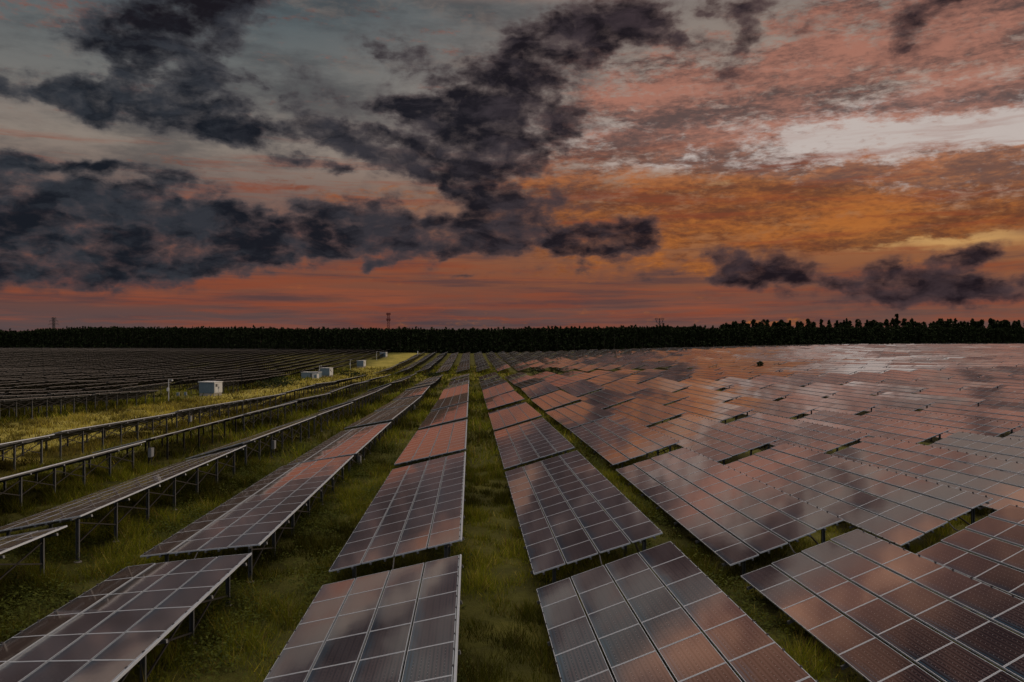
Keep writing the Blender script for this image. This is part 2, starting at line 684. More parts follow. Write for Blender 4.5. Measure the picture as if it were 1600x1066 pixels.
for n in list(range(1, 92)) + list(range(-5, 0)) + list(range(-115, -7)):
    for k in range(0, 30):
        y0, y1 = span(n, k)
        extra = 0.0
        if n >= -5:
            if k > 8:
                y0 = (240 if n < 5 else 224 if n < 10 else 212 if n < 15 else 201) + STEP * (k - 9); y1 = y0 + LEN
                if y1 > 452: continue
        else:
            extra = .35
            if y1 > 560: continue
            if n == -8 and k in (5, 9, 10, 13, 16, 17): continue
            if n == -9 and k in (6, 10): continue
            if n == -10 and k == 6: continue
            if n == -8 and k > 19: continue
        if abs(math.atan2(row_lo(n) + 2, max(y1, 1)) - YAW) > .88: continue
        t = make_table(n, k, y0, y1, extra)
        t.area = screen_area(t)
        t.key = t.area * (2.5 if n < 0 and y1 < 260 else 1)
        tables.append(t)

tables.sort(key=lambda t: -t.key)
MAXT = 300
assert tables[MAXT - 1].area > 0
things, rest = tables[:MAXT], tables[MAXT:]
ORD = ('zeroth first second third fourth fifth sixth seventh eighth ninth tenth eleventh twelfth thirteenth fourteenth fifteenth sixteenth seventeenth eighteenth '
       'nineteenth twentieth').split()
def ordn(i):
    if i <= 20: return ORD[i]
    tens = {2: 'twenty', 3: 'thirty', 4: 'forty', 5: 'fifty', 6: 'sixty'}
    return f'{tens[i // 10]}-{ORD[i % 10]}' if i % 10 else {3: 'thirtieth', 4: 'fortieth', 5: 'fiftieth', 6: 'sixtieth'}[i // 10]

cnt = {}
for t in sorted(things, key=lambda t: t.y0):
    blk = 2 if (t.n >= -5 and t.k > 8) else 1
    key = (t.n, blk)
    cnt[key] = cnt.get(key, 0) + 1
    i = ordn(cnt[key])
    if t.n > 0: side = f'{ordn(t.n)} row right of the grass aisle'
    elif t.n >= -5: side = f'{ordn(-t.n)} row left of the grass aisle'
    else: side = f'{ordn(-t.n - 7)} row beyond the yellow grass path'
    if blk == 1: t.label = f'solar table, {i} from the front, {side}'
    else: t.label = f'far solar table, {i} past the cross gap, {side}'

things.sort(key=lambda t: -t.area)
n_near = 0
for q, t in enumerate(things):
    g = 'tilted solar tables standing in long rows on the meadow'
    root = thing('solar_table', t.label, 'solar table', t.base, g)
    dist = t.base.y
    if dist < 66 and n_near < 26 and t.area > 2200:
        n_near += 1
        build_near(t, root)
    elif dist < 72 or (t.n < 0 and dist < 150 and t.n > -10):
        build_mid(t, root)
    else:
        mb = MB(); add_simple(mb, t)
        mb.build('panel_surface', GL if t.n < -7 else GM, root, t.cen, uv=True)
        mb = MB(); add_legs(mb, t)
        mb.build('support_frame', MAT['brace'], root, t.cen)
mb, ml = MB(), MB()
for t in rest:
    f0 = len(mb.m)
    add_simple(mb, t)
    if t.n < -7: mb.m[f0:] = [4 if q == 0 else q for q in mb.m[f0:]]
    if t.n < 0: add_legs(ml, t)
i0 = len(mb.v)
mb.v += ml.v; mb.f += [tuple(a + i0 for a in f) for f in ml.f]; mb.m += [3] * len(ml.m); mb.s += ml.s; mb.uv += ml.uv; mb.tone += ml.tone
tag(mb.build('distant_solar_tables', GM + [MAT['brace'], MAT['dim_frame']], uv=True), 'remaining small solar tables in the distant rows of the field', 'solar tables', kind='stuff')
print('tables', len(tables), 'near', n_near, 'rest', len(rest))

# cables that cross the gaps between neighbouring tables of the near rows
tk = {(t.n, t.k): t for t in things}
CAB = {(-1, 0): ('first', 'left'), (1, 0): ('first', 'right'), (2, 0): ('second', 'right'), (3, 0): ('third', 'right'), (-2, 0): ('second', 'left'), (-1, 1): ('first', 'left')}
for (n, k), (o_, sd) in CAB.items():
    if (n, k) in tk and (n, k + 1) in tk:
        a, b = P(tk[(n, k)], .5, 1, -.07), P(tk[(n, k + 1)], .5, 0, -.07)
        mb = MB()
        pts = [a.lerp(b, i / 8) - Vector((0, 0, .14 * math.sin(math.pi * i / 8))) for i in range(9)]
        mb.tube(pts, .022, 0, 6)
        o = mb.build('cable', MAT['cable'], None, a)
        where = 'nearest' if k == 0 else 'second'
        tag(o, f'black cable sagging across the {where} gap in {o_} row {sd} of aisle', 'cable', 'cables across the gaps between tables')

# ------------------------------------------------------------------ grass
def scatter(n, y_a, y_b, f_keep, h, w, seed, lean=.5):
    rg = np.random.default_rng(seed)
    y = np.sqrt(rg.uniform(y_a ** 2, y_b ** 2, n))
    x = rg.uniform(-.66, .66, n) * y
    return rg, x, y


def grass_field(name, label, n, ya, yb, hmin, hmax, wk, seed, xlim=None):
    rg, x, y = scatter(n, ya, yb, None, 0, 0, seed)
    th = x / y + YAW
    X, Y = y * np.sin(th), y * np.cos(th)
    # keep what the rows on the right do not hide
    keep = (X < 15) | ((y < 60) & (X < 34))
    if xlim: keep &= (X > xlim[0]) & (X < xlim[1])
    # tussocks
    cl = np.sin(X * 1.7 + 2 * np.sin(Y * .6)) * np.sin(Y * 1.3 + 1.5 * np.sin(X * .9)) + .5 * np.sin(X * 4.1 + Y * 2.2) * np.sin(Y * 3.7 - X)
    keep &= rg.random(n) < .45 + .55 * cl
    x, y, X, Y, cl = (a[keep] for a in (x, y, X, Y, cl))
    m = len(x)
    z = np.array([ground(a, b) for a, b in zip(X, Y)]) if m < 400000 else 0
    dry = ((X > -42) & (X < -24)).astype(float)
    under = np.zeros(m, bool)
    for nn in list(range(-5, 0)) + list(range(1, 6)):
        lo = row_lo(nn); under |= (X > lo - .1) & (X < lo + 1.6)
    h = rg.uniform(hmin, hmax, m) * (1 + .45 * np.clip(cl, -1, 1)) * np.where(dry > 0, .75, 1) * np.clip(1 + .8 * cl, .45, 2.0)
    h = np.where(under, np.minimum(h, .42), h)
    a = rg.uniform(0, 2 * np.pi, m)
    w = wk * y / 18 * rg.uniform(.6, 1.3, m)
    ln = h * rg.uniform(.1, 1.1, m)
    b = rg.uniform(0, 2 * np.pi, m)
    V = np.zeros((m, 3, 3))
    V[:, 0] = np.stack([x - np.cos(a) * w, y - np.sin(a) * w, z - .02], 1)
    V[:, 1] = np.stack([x + np.cos(a) * w, y + np.sin(a) * w, z - .02], 1)
    V[:, 2] = np.stack([x + np.cos(b) * ln, y + np.sin(b) * ln, z + h], 1)
    r1, r2 = rg.random(m), rg.random(m)
    lush = np.stack([.062 + .15 * r1, .078 + .142 * r1, .006 + .011 * r2], 1)
    straw = np.stack([.22 + .24 * r1, .195 + .17 * r1, .035 + .05 * r2], 1)
    brown = np.stack([.10 + .07 * r1, .070 + .04 * r1, .022 + .01 * r2], 1)
    t = np.clip(dry * .75 + (rg.random(m) < .10), 0, 1)[:, None]
    c = lush * (1 - t) + straw * t
    br = (rg.random(m) < .12)[:, None]
    c = np.where(br, brown, c)
    patch = (.78 + .60 * np.clip(np.sin(X * .45 + 1) * np.sin(Y * .27) + .4 * np.sin(X * 1.1 - Y * .7), -1, 1))[:, None]
    c = c * np.clip(patch, .25, 1.5)
    tint = np.repeat(c[:, None, :], 3, axis=1)
    o = fast_mesh(name, V.reshape(-1, 3), 3, MAT['blade'], tint.reshape(-1, 3))
    tag(o, label, 'grass', kind='stuff')


grass_field('grass', 'tall olive green grass between the nearest rows of solar tables', 640000, 14, 50, .07, .30, .0075, 3)
grass_field('meadow_grass', 'olive grass further along between the rows on the left', 260000, 50, 125, .16, .42, .011, 4, (-60, 14))
grass_field('path_grass', 'yellow grass on the path and the far left meadow', 150000, 110, 300, .2, .5, .012, 5, (-60, 12))


def weeds():
    rg = np.random.default_rng(9)
    n = 60000
    y = np.sqrt(rg.uniform(15 ** 2, 60 ** 2, n)); x = rg.uniform(-.66, .5, n) * y
    th = x / y + YAW
    X, Y = y * np.sin(th), y * np.cos(th)
    cl = np.sin(X * .8 + 1) * np.sin(Y * .5 + .4 * X)
    band = ((X > -3.4) & (X < -.2)) | ((X > -10) & (X < -4.0)) | ((X > -16) & (X < -10)) | ((X > 5) & (X < 8))
    keep = band & (rg.random(n) < .15 + .75 * (cl > .1))
    x, y, X, Y = x[keep], y[keep], X[keep], Y[keep]
    out, tint = [], []
    for px, py, a, b in zip(x, y, X, Y):
        g = ground(a, b)
        k = rg.integers(7, 16)
        hh = rg.uniform(.18, .62)
        for _ in range(k):
            c = np.array([px, py, g]) + np.array([rg.normal(0, .16), rg.normal(0, .16), rg.uniform(.03, hh)])
            an = rg.uniform(0, 6.28); s = rg.uniform(.025, .07)
            d = np.array([math.cos(an), math.sin(an), rg.uniform(-.4, .5)]) * s
            e = np.array([-math.sin(an), math.cos(an), rg.uniform(-.4, .4)]) * s * .5
            out += [c - d, c + e, c + d, c - e]
            q = rg.random()
            tint += [(.026 + .07 * q, .036 + .075 * q, .008 + .012 * q)] * 4
    o = fast_mesh('weeds', np.array(out), 4, MAT['blade'], np.array(tint))
    tag(o, 'broad leaved weeds growing among the grass between the near rows', 'weeds', kind='stuff')
weeds()


# ------------------------------------------------------------------ trees
def crown_quads(rg, c, h0, h1, rad, n, size, kind):
    """leaf clumps of a crown between the heights h0 and h1 round the trunk c"""
    t = rg.random(n) ** .8
    if kind == 'cone':
        r = rad * (1.02 - t) ** .8
    elif kind == 'column':
        r = rad * np.sqrt(np.clip(1 - (2 * t - .9) ** 2 * .8, .04, 1)) * (1 - .35 * t)
    else:
        r = rad * np.sqrt(np.clip(1 - (2 * t - 1) ** 2, .05, 1))
    lob = 1 + .3 * np.sin(rg.uniform(0, 6) + t * 14)
    an = rg.uniform(0, 2 * np.pi, n)
    rr = r * lob * np.sqrt(rg.uniform(.15, 1, n))
    p = np.stack([c[0] + np.cos(an) * rr, c[1] + np.sin(an) * rr, c[2] + h0 + t * (h1 - h0)], 1)
    d = rg.normal(0, 1, (n, 3)); d /= np.linalg.norm(d, axis=1)[:, None]
    e = np.cross(d, rg.normal(0, 1, (n, 3))); e /= np.linalg.norm(e, axis=1)[:, None]
    s = size * rg.uniform(.5, 1.3, n)[:, None]
    V = np.stack([p - d * s, p + e * s * .6, p + d * s, p - e * s * .6], 1)
    q = rg.random(n)[:, None]
    col = np.array([[.013, .019, .007]]) * (.5 + 1.3 * q)
    return V.reshape(-1, 3), np.repeat(col, 4, axis=0)


def forest_front(u):        # distance of the forest edge over the horizontal angle u = x / y
    return lerp_tab(u, [(-.7, 640), (-.45, 600), (-.2, 520), (-.05, 486), (.1, 480), (.3, 500), (.7, 540)])


def build_forest():
    rg = np.random.default_rng(21)
    VV, CC = [], []
    trunks = MB()
    for row in range(8):
        u = -.98
        while u < .98:
            y = forest_front(u) + row * 6.5 + rg.uniform(-2.5, 2.5)
            x = u * y
            z = gz(x, y)
            # crown tops follow the skyline of the wood
            top = lerp_tab(u, [(-.64, 15.6), (-.60, 14.2), (-.56, 16.0), (-.5, 17.0), (-.42, 16.4), (-.2, 14.6), (0, 13.6), (.2, 13.2), (.27, 11.6), (.7, 11.0)])
            h = top + rg.normal(0, .45) + (rg.random() < .12) * rg.uniform(.3, 1.6)
            rad = rg.uniform(1.0, 1.75)
            kind = 'cone' if rg.random() < .5 else 'column'
            n = 85 if row < 3 else 60
            v, c = crown_quads(rg, (x, y, z), 2.6 if row else 1.2, h, rad, n, .9, kind)
            VV.append(v); CC.append(c)
            if row < 2:
                trunks.tube([(x, y, z - .3), (x + .1, y, z + h * .55), (x, y, z + h * .93)], [.17, .12, .04], 0, 5)
            u += (1.7 if row < 3 else 2.3) * rg.uniform(.7, 1.3) / y
    # undergrowth along the edge and inside
    m = 58000
    u = rg.uniform(-.98, .98, m); y = np.array([forest_front(a) for a in u]) + rg.uniform(-3, 40, m)
    x = u * y
    z = np.array([gz(a, b) for a, b in zip(x, y)]) + rg.random(m) ** 1.5 * 4.5
    p = np.stack([x, y, z], 1)
    d = rg.normal(0, 1, (m, 3)); d /= np.linalg.norm(d, axis=1)[:, None]
    e = np.cross(d, rg.normal(0, 1, (m, 3))); e /= np.linalg.norm(e, axis=1)[:, None]
    V = np.stack([p - d * .9, p + e * .6, p + d * .9, p - e * .6], 1).reshape(-1, 3)
    VV.append(V); CC.append(np.repeat(np.array([[.014, .02, .008]]) * (.5 + rg.random((m, 1))), 4, axis=0))
    o = fast_mesh('forest', np.concatenate(VV), 4, MAT['leaf'], np.concatenate(CC))
    me = o.data
    tag(o, 'dark dense forest closing off the solar field along the horizon', 'forest', kind='stuff')
    tag(trunks.build('forest_trunks', MAT['bark']), 'thin dark trunks inside the forest edge', 'tree trunks', kind='stuff')


build_forest()


def pine(px, top_y, y, rad, kind, seed, label, group, base=2.0):
    rg = np.random.default_rng(seed)
    x = (px - 800) / F * y
    z = gz(x, y)
    h = CAM_Z + (533 - top_y) / F * y - z
    root = thing('tall_tree', label, 'tree', (x, y, z), group)
    mb = MB()
    mb.tube([(x, y, z - .3), (x + rg.normal(0, .2), y, z + h * .5), (x, y, z + h * .96)], [.28, .2, .05], 0, 6)
    for _ in range(9):
        a = rg.uniform(0, 6.28); q = rg.uniform(.45, .9)
        l = rad * (1.05 - q) * 1.6
        mb.tube([(x, y, z + h * q), (x + math.cos(a) * l, y + math.sin(a) * l, z + h * q + .4)], [.07, .02], 0, 4)
    mb.build('trunk', MAT['bark'], root, (x, y, z))
    v, c = crown_quads(rg, (x, y, z), h * .22, h, rad, 330, .8, kind)
    # extra uneven clumps
    for _ in range(5):
        a = rg.uniform(0, 6.28); q = rg.uniform(.5, .95); l = rad * rg.uniform(.4, .95) * (1.15 - q * .6)
        v2, c2 = crown_quads(rg, (x + math.cos(a) * l, y + math.sin(a) * l, z + h * q - .8), 0, 1.9, rad * .5, 40, .7, 'ball')
        v = np.concatenate([v, v2]); c = np.concatenate([c, c2])
    lv = v - np.array([[x, y, z]])
    o = fast_mesh('crown', lv, 4, MAT['leaf'], c, root)


rt = random.Random(5)
px = 1130.0
i = 0
GR = 'tall trees rising above the forest on the right'
while px < 1640:
    top = lerp_tab(px, [(1130, 504), (1160, 502), (1200, 499), (1240, 501), (1290, 499), (1360, 501), (1402, 499), (1450, 500), (1500, 500), (1560, 500), (1640, 499)]) + rt.uniform(-2.0, 5.0)
    if abs(px - 1402) < 7:
        pine(1402, 491, 548, 2.3, 'cone', 900, 'tallest pointed conifer rising above the forest skyline on the right', GR)
        px = 1413
        continue
    first = i == 0
    pine(px, top, 552 + rt.uniform(-9, 12), rt.uniform(1.6, 3.0), rt.choice(['column', 'ball', 'ball', 'cone']), 300 + i,
         'leftmost of the tall trees that rise above the forest on the right' if first else 'tall dark tree in the row that rises above the forest on the right', GR)
    i += 1
    px += rt.choice([rt.uniform(3, 6), rt.uniform(3, 7), rt.uniform(4, 8), rt.uniform(4, 8), rt.uniform(9, 15)])
GL = 'pointed trees at the left end of the forest'
for q, (px, top) in enumerate([(4, 521), (13, 522), (33, 521), (39, 519), (55, 517), (72, 517), (100, 516), (108, 513.5), (130, 513.5), (133, 514), (160, 515), (186, 514.5), (247, 515), (222, 514)]):
    pine(px, top, 628 - q * 1.2, 1.9, 'cone', 700 + q, 'leftmost pointed tree at the left end of the forest' if q == 0 else 'dark pointed tree standing out of the forest skyline on the left', GL)


def shrub(X, Y, r, h, label, seed):
    rg = np.random.default_rng(seed)
    p = at(X, Y)
    root = thing('shrub', label, 'shrub', p, 'shrubs on the grass')
    mb = MB()
    for _ in range(6):
        a = rg.uniform(0, 6.28)
        mb.tube([p, p + Vector((math.cos(a) * r * .6, math.sin(a) * r * .6, h * .75))], [.05, .015], 0, 4)
    mb.build('stem', MAT['bark'], root, p)
    v, c = crown_quads(rg, tuple(p), .1, h, r, 420, .2, 'ball')
    c = c * 1.3
    fast_mesh('foliage', v - np.array([tuple(p)]), 4, MAT['leaf'], c, root)


shrub(-39, 160, 4.2, 1.7, 'wide dark shrub on the yellow path in front of white low building', 1)
shrub(-41.5, 175, 3.0, 1.9, 'rounded dark shrub by the end of the panel row beside the path', 2)
shrub(-36, 240, 3.0, 1.6, 'small dark shrub on the path beyond the pale cabinet', 3)
shrub(17.0, 214, 2.6, 2.1, 'bushy shrub in the cross gap right of the grass aisle', 4)
shrub(22.5, 217, 2.0, 1.8, 'low shrub in the cross gap beside a bushier one', 5)
shrub(74, 201, .9, 2.3, 'lone dark shrub showing above the panels at the cross gap', 6)
shrub(-29.5, 216, 2.6, 1.5, 'dark shrub at the far end of the fifth row left', 7)
shrub(-9.5, 212, 2.4, 1.2, 'low shrub in the cross gap left of the grass aisle', 8)


# ------------------------------------------------------------------ cabinets, masts, towers
def cabinet(X, Y, rot, w, d, h, label, group):
    p = at(X, Y)
    root = thing('inverter_cabinet', label, 'cabinet', p, group)
    ca, sa = math.cos(rot), math.sin(rot)
    L = lambda x, y, z: p + Vector((x * ca - y * sa, x * sa + y * ca, z))
    mb = MB(); mb.box(L(0, 0, .22), w - .1, d - .1, .5, 0, rot); mb.build('plinth', MAT['footing'], root, p)
    mb = MB(); mb.box(L(0, 0, .47 + h / 2), w, d, h, 0, rot)
    for k in range(int(w / .3)):      # corrugation
        mb.box(L(-w / 2 + .2 + k * .3, -d / 2 - .02, .47 + h / 2), .1, .045, h - .25, 0, rot)
    mb.build('body', MAT['blue'], root, p)  # body takes the shaded tone; end wall and roof stay white
    mb = MB(); mb.box(L(w / 2 + .02, 0, .47 + h / 2), .045, d - .06, h - .06, 0, rot)
    mb.build('end_wall', MAT['white'], root, p)
    mb = MB(); mb.box(L(0, 0, .47 + h + .06), w + .25, d + .25, .12, 0, rot); mb.build('roof', MAT['white'], root, p)
    for s in (-1, 1):
        mb = MB(); mb.box(L(w / 2 + .062, s * (d / 4 - .04), .47 + h / 2 - .05), .04, d / 2 - .2, h - .35, 0, rot)
        dr = mb.build('door', MAT['white'], root, p)
        mb = MB(); mb.box(L(w / 2 + .1, s * .12, .47 + h / 2), .04, .05, .3, 0, rot)
        ho = mb.build('handle', MAT['dark'], dr, p); ho.location = (0, 0, 0)
    mb = MB()
    mb.box(L(w / 2 + .092, -d / 4, .47 + h * .72), .02, .5, .45, 0, rot)
    mb.build('vent', MAT['dark'], root, p)
    return root


GC = 'pale inverter cabinets along the yellow path'
cabinet(-41.9, 128, -.30, 2.9, 2.1, 1.75, 'nearest pale inverter cabinet with white end, beside the yellow path', GC)
cabinet(-41.4, 234, -.2, 2.8, 2.5, 2.1, 'second inverter cabinet along the path, beside a low white building', GC)
cabinet(-40.5, 303, -.2, 2.6, 2.4, 2.0, 'third inverter cabinet along the path, far beyond the low building', GC)
cabinet(-43.0, 405, -.2, 3.0, 2.4, 2.0, 'farthest inverter cabinet along the path, close to the dark forest', GC)
GS = 'small pale buildings far away among the left rows'
cabinet(-322, 440, .3, 4.2, 4.0, 2.6, 'small pale cabinet far off left below the lattice pylon', GS)
cabinet(-318, 400, .3, 4.0, 3.0, 2.4, 'pale cabinet cut by the left edge of the picture', GS)


def low_building():
    p = at(-44.3, 226)
    root = thing('low_building', 'long low white building left of the second inverter cabinet', 'building', p)
    mb = MB(); mb.box(p + Vector((0, 0, .8)), 5.0, 2.4, 1.7, 0, -.15); mb.build('wall', MAT['blue'], root, p)
    mb = MB(); mb.box(p + Vector((0, 0, 1.70)), 5.2, 2.6, .1, 0, -.15); mb.build('roof', MAT['white'], root, p)
    mb = MB(); mb.box(p + Vector((.4, -1.27, .75)), .8, .06, 1.1, 0, -.15); mb.build('door', MAT['dark'], root, p)
    q = at(-42.2, 221)
    root = thing('equipment_box', 'small white equipment box between low building and second cabinet', 'box', q)
    mb = MB(); mb.box(q + Vector((0, 0, .6)), 1.5, 1.2, 1.3, 0, -.2); mb.build('body', MAT['white'], root, q)
    mb = MB(); mb.box(q + Vector((0, 0, 1.28)), 1.6, 1.3, .07, 0, -.2); mb.build('lid', MAT['white'], root, q)
    mb = MB(); mb.box(q + Vector((.1, -.61, .55)), .7, .05, .9, 0, -.2); mb.build('door', MAT['blue'], root, q)
low_building()


def mast(X, Y, h, label, r=.055):
    p = at(X, Y)
    root = thing('camera_mast', label, 'mast', p, 'thin masts along the path')
    mb = MB(); mb.tube([p - Vector((0, 0, .2)), p + Vector((0, 0, h))], [r, r * .8], 0, 8); mb.build('pole', MAT['white'], root, p)
    mb = MB(); mb.box(p + Vector((-.05, -.12, h * .55)), .3, .2, .5, 0); mb.build('control_box', MAT['white'], root, p)
    mb = MB(); mb.bar(p + Vector((0, 0, h - .08)), p + Vector((.6, -.1, h - .05)), .06); mb.box(p + Vector((.6, -.2, h - .16)), .16, .36, .16, 0)
    mb.build('camera_arm', MAT['white'], root, p)


mast(-43.5, 113, 3.3, 'white mast with control box left of the nearest inverter cabinet', .07)
mast(-44.6, 240, 3.3, 'thin mast behind the low white building', .07)
mast(-42.0, 285, 3.6, 'thin mast between the second and third inverter cabinets', .08)
mast(-43, 375, 4.0, 'farthest thin mast just left of the farthest inverter cabinet', .09)


def combiner(n, k, u, label, pair=False):
    t = make_table(n, k, *span(n, k))
    p, g = post_at(t, S_HI, u)
    c = Vector((p.x + .15, p.y - .06, p.z - .62))
    root = thing('combiner_box', label, 'electrical box', c, 'electrical boxes on the table posts')
    mb = MB(); mb.box(c, .18, .40, .55, 0); mb.build('body', MAT['pale'], root, c)
    mb = MB(); mb.box(c + Vector((.10, 0, 0)), .02, .35, .48, 0); mb.build('door', MAT['pale'], root, c)
    mb = MB(); mb.tube([c + Vector((0, .1, -.27)), c + Vector((0, .1, -.9))], .03, 0, 6); mb.build('conduit', MAT['dark'], root, c)


combiner(-1, 2, PU[0], 'white electrical box under the first row left of the aisle')
combiner(-2, 2, PU[1], 'white electrical box on a post of second row left of aisle')
combiner(-2, 4, PU[3], 'small distant electrical box under second row left of aisle')
combiner(-3, 2, PU[2], 'white electrical box on a post of third row left of aisle')
combiner(-4, 2, PU[0], 'white electrical box on a post of fourth row left of aisle')
combiner(-5, 3, PU[1], 'white electrical box on a post of fifth row left of aisle')

for (X, Y, lab) in ((-45.0, 121, 'left of two small white boxes beside the nearest inverter cabinet'), (-44.3, 122.5, 'right of two small white boxes beside the nearest inverter cabinet')):
    p = at(X, Y)
    root = thing('meter_box', lab, 'box', p, 'small white boxes by the nearest cabinet')
    mb = MB(); mb.box(p + Vector((0, 0, .6)), .38, .3, .55, 0); mb.build('body', MAT['pale'], root, p)
    mb = MB(); mb.box(p + Vector((0, 0, .15)), .12, .12, .4, 0); mb.build('leg', MAT['steel'], root, p)
    mb = MB(); mb.box(p + Vector((0, -.16, .6)), .3, .03, .45, 0); mb.build('door', MAT['blue'], root, p)


def marker_post():
    p = at(-27.0, 420)
    root = thing('marker_post', 'white marker post with red foot at the far end of the path', 'post', p)
    mb = MB(); mb.tube([p, p + Vector((0, 0, 1.0))], .2, 0, 8); mb.build('foot', MAT['red'], root, p)
    mb = MB(); mb.tube([p + Vector((0, 0, 1.0)), p + Vector((0, 0, 2.6))], .2, 0, 8); mb.build('pole', MAT['white'], root, p)
marker_post()


def tower(px, top_y, y, wb, wt, kind, label, name):
    x = (px - 800) / F * y
    z = gz(x, y)
    H = CAM_Z + (533 - top_y) / F * y - z
    p = Vector((x, y, z))
    root = thing(name, label, 'tower', p)
    bw = .26
    def corner(q, sx, sy):
        if kind == 'mast': w = wb + (wt - wb) * min(1, q / .62)
        else: w = wb + (wt - wb) * min(1, q / .6)
        return p + Vector((sx * w / 2, sy * w / 2, q * H))
    nlev = 13
    legs = MB(); br = MB()
    for sx, sy in ((-1, -1), (1, -1), (1, 1), (-1, 1)):
        for k in range(nlev):
            legs.bar(corner(k / nlev, sx, sy), corner((k + 1) / nlev, sx, sy), bw, bw, 0, Vector((0, 1, 0)))
    ring = [(-1, -1), (1, -1), (1, 1), (-1, 1)]
    for k in range(nlev):
        a, b = k / nlev, (k + 1) / nlev
        for i in range(4):
            s, e = ring[i], ring[(i + 1) % 4]
            br.bar(corner(a, *s), corner(b, *e), .16); br.bar(corner(a, *e), corner(b, *s), .16)
            br.bar(corner(b, *s), corner(b, *e), .16)
    mat = MAT['red'] if kind == 'mast' else MAT['lattice']
    legs.build('legs', mat, root, p); br.build('lattice', mat, root, p)
    if kind == 'mast':
        for q in (.80, .97):
            pl = MB(); pl.box(p + Vector((0, 0, q * H)), wt + 1.7, wt + 1.7, .3, 0)
            for i in range(10):
                a = i * .628
                pl.box(p + Vector((math.cos(a) * (wt / 2 + 1.0), math.sin(a) * (wt / 2 + 1.0), q * H + .7)), .5, .5, 2.3, 0)
            pl.build('antenna_platform', mat, root, p)
    elif kind == 'pylon':
        for q, l in ((.985, 2.6), (.89, 4.6), (.78, 5.6)):
            ar = MB()
            for s in (-1, 1):
                tip = p + Vector((s * l, 0, q * H))
                ar.bar(corner(q, s, -1), tip, .24); ar.bar(corner(q, s, 1), tip, .24)
                ar.bar(corner(q + .015, s, 1) + Vector((0, 0, .9)), tip, .2)
                ar.bar(tip, tip - Vector((0, 0, 1.6)), .2)
            ar.build('cross_arm', mat, root, p)
    else:       # cat's-head pylon: two horns above a waist
        for s in (-1, 1):
            ho = MB()
            a = p + Vector((0, 0, H * .74)); m = p + Vector((s * 4.2, 0, H * .84)); b = p + Vector((s * 3.2, 0, H * 1.0)); c = p + Vector((s * 6.0, 0, H * 1.0))
            for oy in (-.5, .5):
                v = Vector((0, oy, 0))
                ho.bar(a + v, m + v, .42); ho.bar(m + v, b + v, .42); ho.bar(m + v, c + v, .3); ho.bar(b + v, c + v, .3)
            ho.build('horn', mat, root, p)
        br2 = MB()
        br2.bar(p + Vector((-7, 0, H * .97)), p + Vector((7, 0, H * .97)), .5)
        br2.build('cross_arm', mat, root, p)


tower(84, 496.5, 900, 4.6, 1.9, 'pylon', 'dark lattice pylon above the forest on the far left', 'lattice_pylon')
tower(607, 490, 900, 3.6, 2.2, 'mast', 'reddish lattice communication tower rising above the forest', 'communication_tower')
tower(1030.5, 497.5, 1150, 4.0, 1.3, 'cat', 'pale grey pylon with two horns above the forest, right of centre', 'horned_pylon')


# ------------------------------------------------------------------ camera, sun, sky
cam = bpy.data.cameras.new('camera')
cam.lens = 36.0 * F / 1600.0
cam.sensor_width = 36.0
cam.clip_start, cam.clip_end = .1, 20000
co = bpy.data.objects.new('camera', cam)
COL.objects.link(co)
co.location = (0, 0, CAM_Z)
co.rotation_euler = (math.radians(90), 0, 0)
scene.camera = co

SUN_AZ, SUN_EL = math.radians(62), math.radians(14)
sun = bpy.data.lights.new('sun', 'SUN')
sun.energy = 1.3
sun.angle = math.radians(14)
sun.color = (1.0, .80, .62)
so = bpy.data.objects.new('sun', sun)
COL.objects.link(so)
sd = Vector((math.sin(SUN_AZ) * math.cos(SUN_EL), math.cos(SUN_AZ) * math.cos(SUN_EL), math.sin(SUN_EL)))
so.rotation_euler = sd.to_track_quat('Z', 'Y').to_euler()
#SKY_BEGIN
def lin(c):
    return tuple(((v / 255) / 12.92 if v / 255 <= .04045 else ((v / 255 + .055) / 1.055) ** 2.4) for v in c)


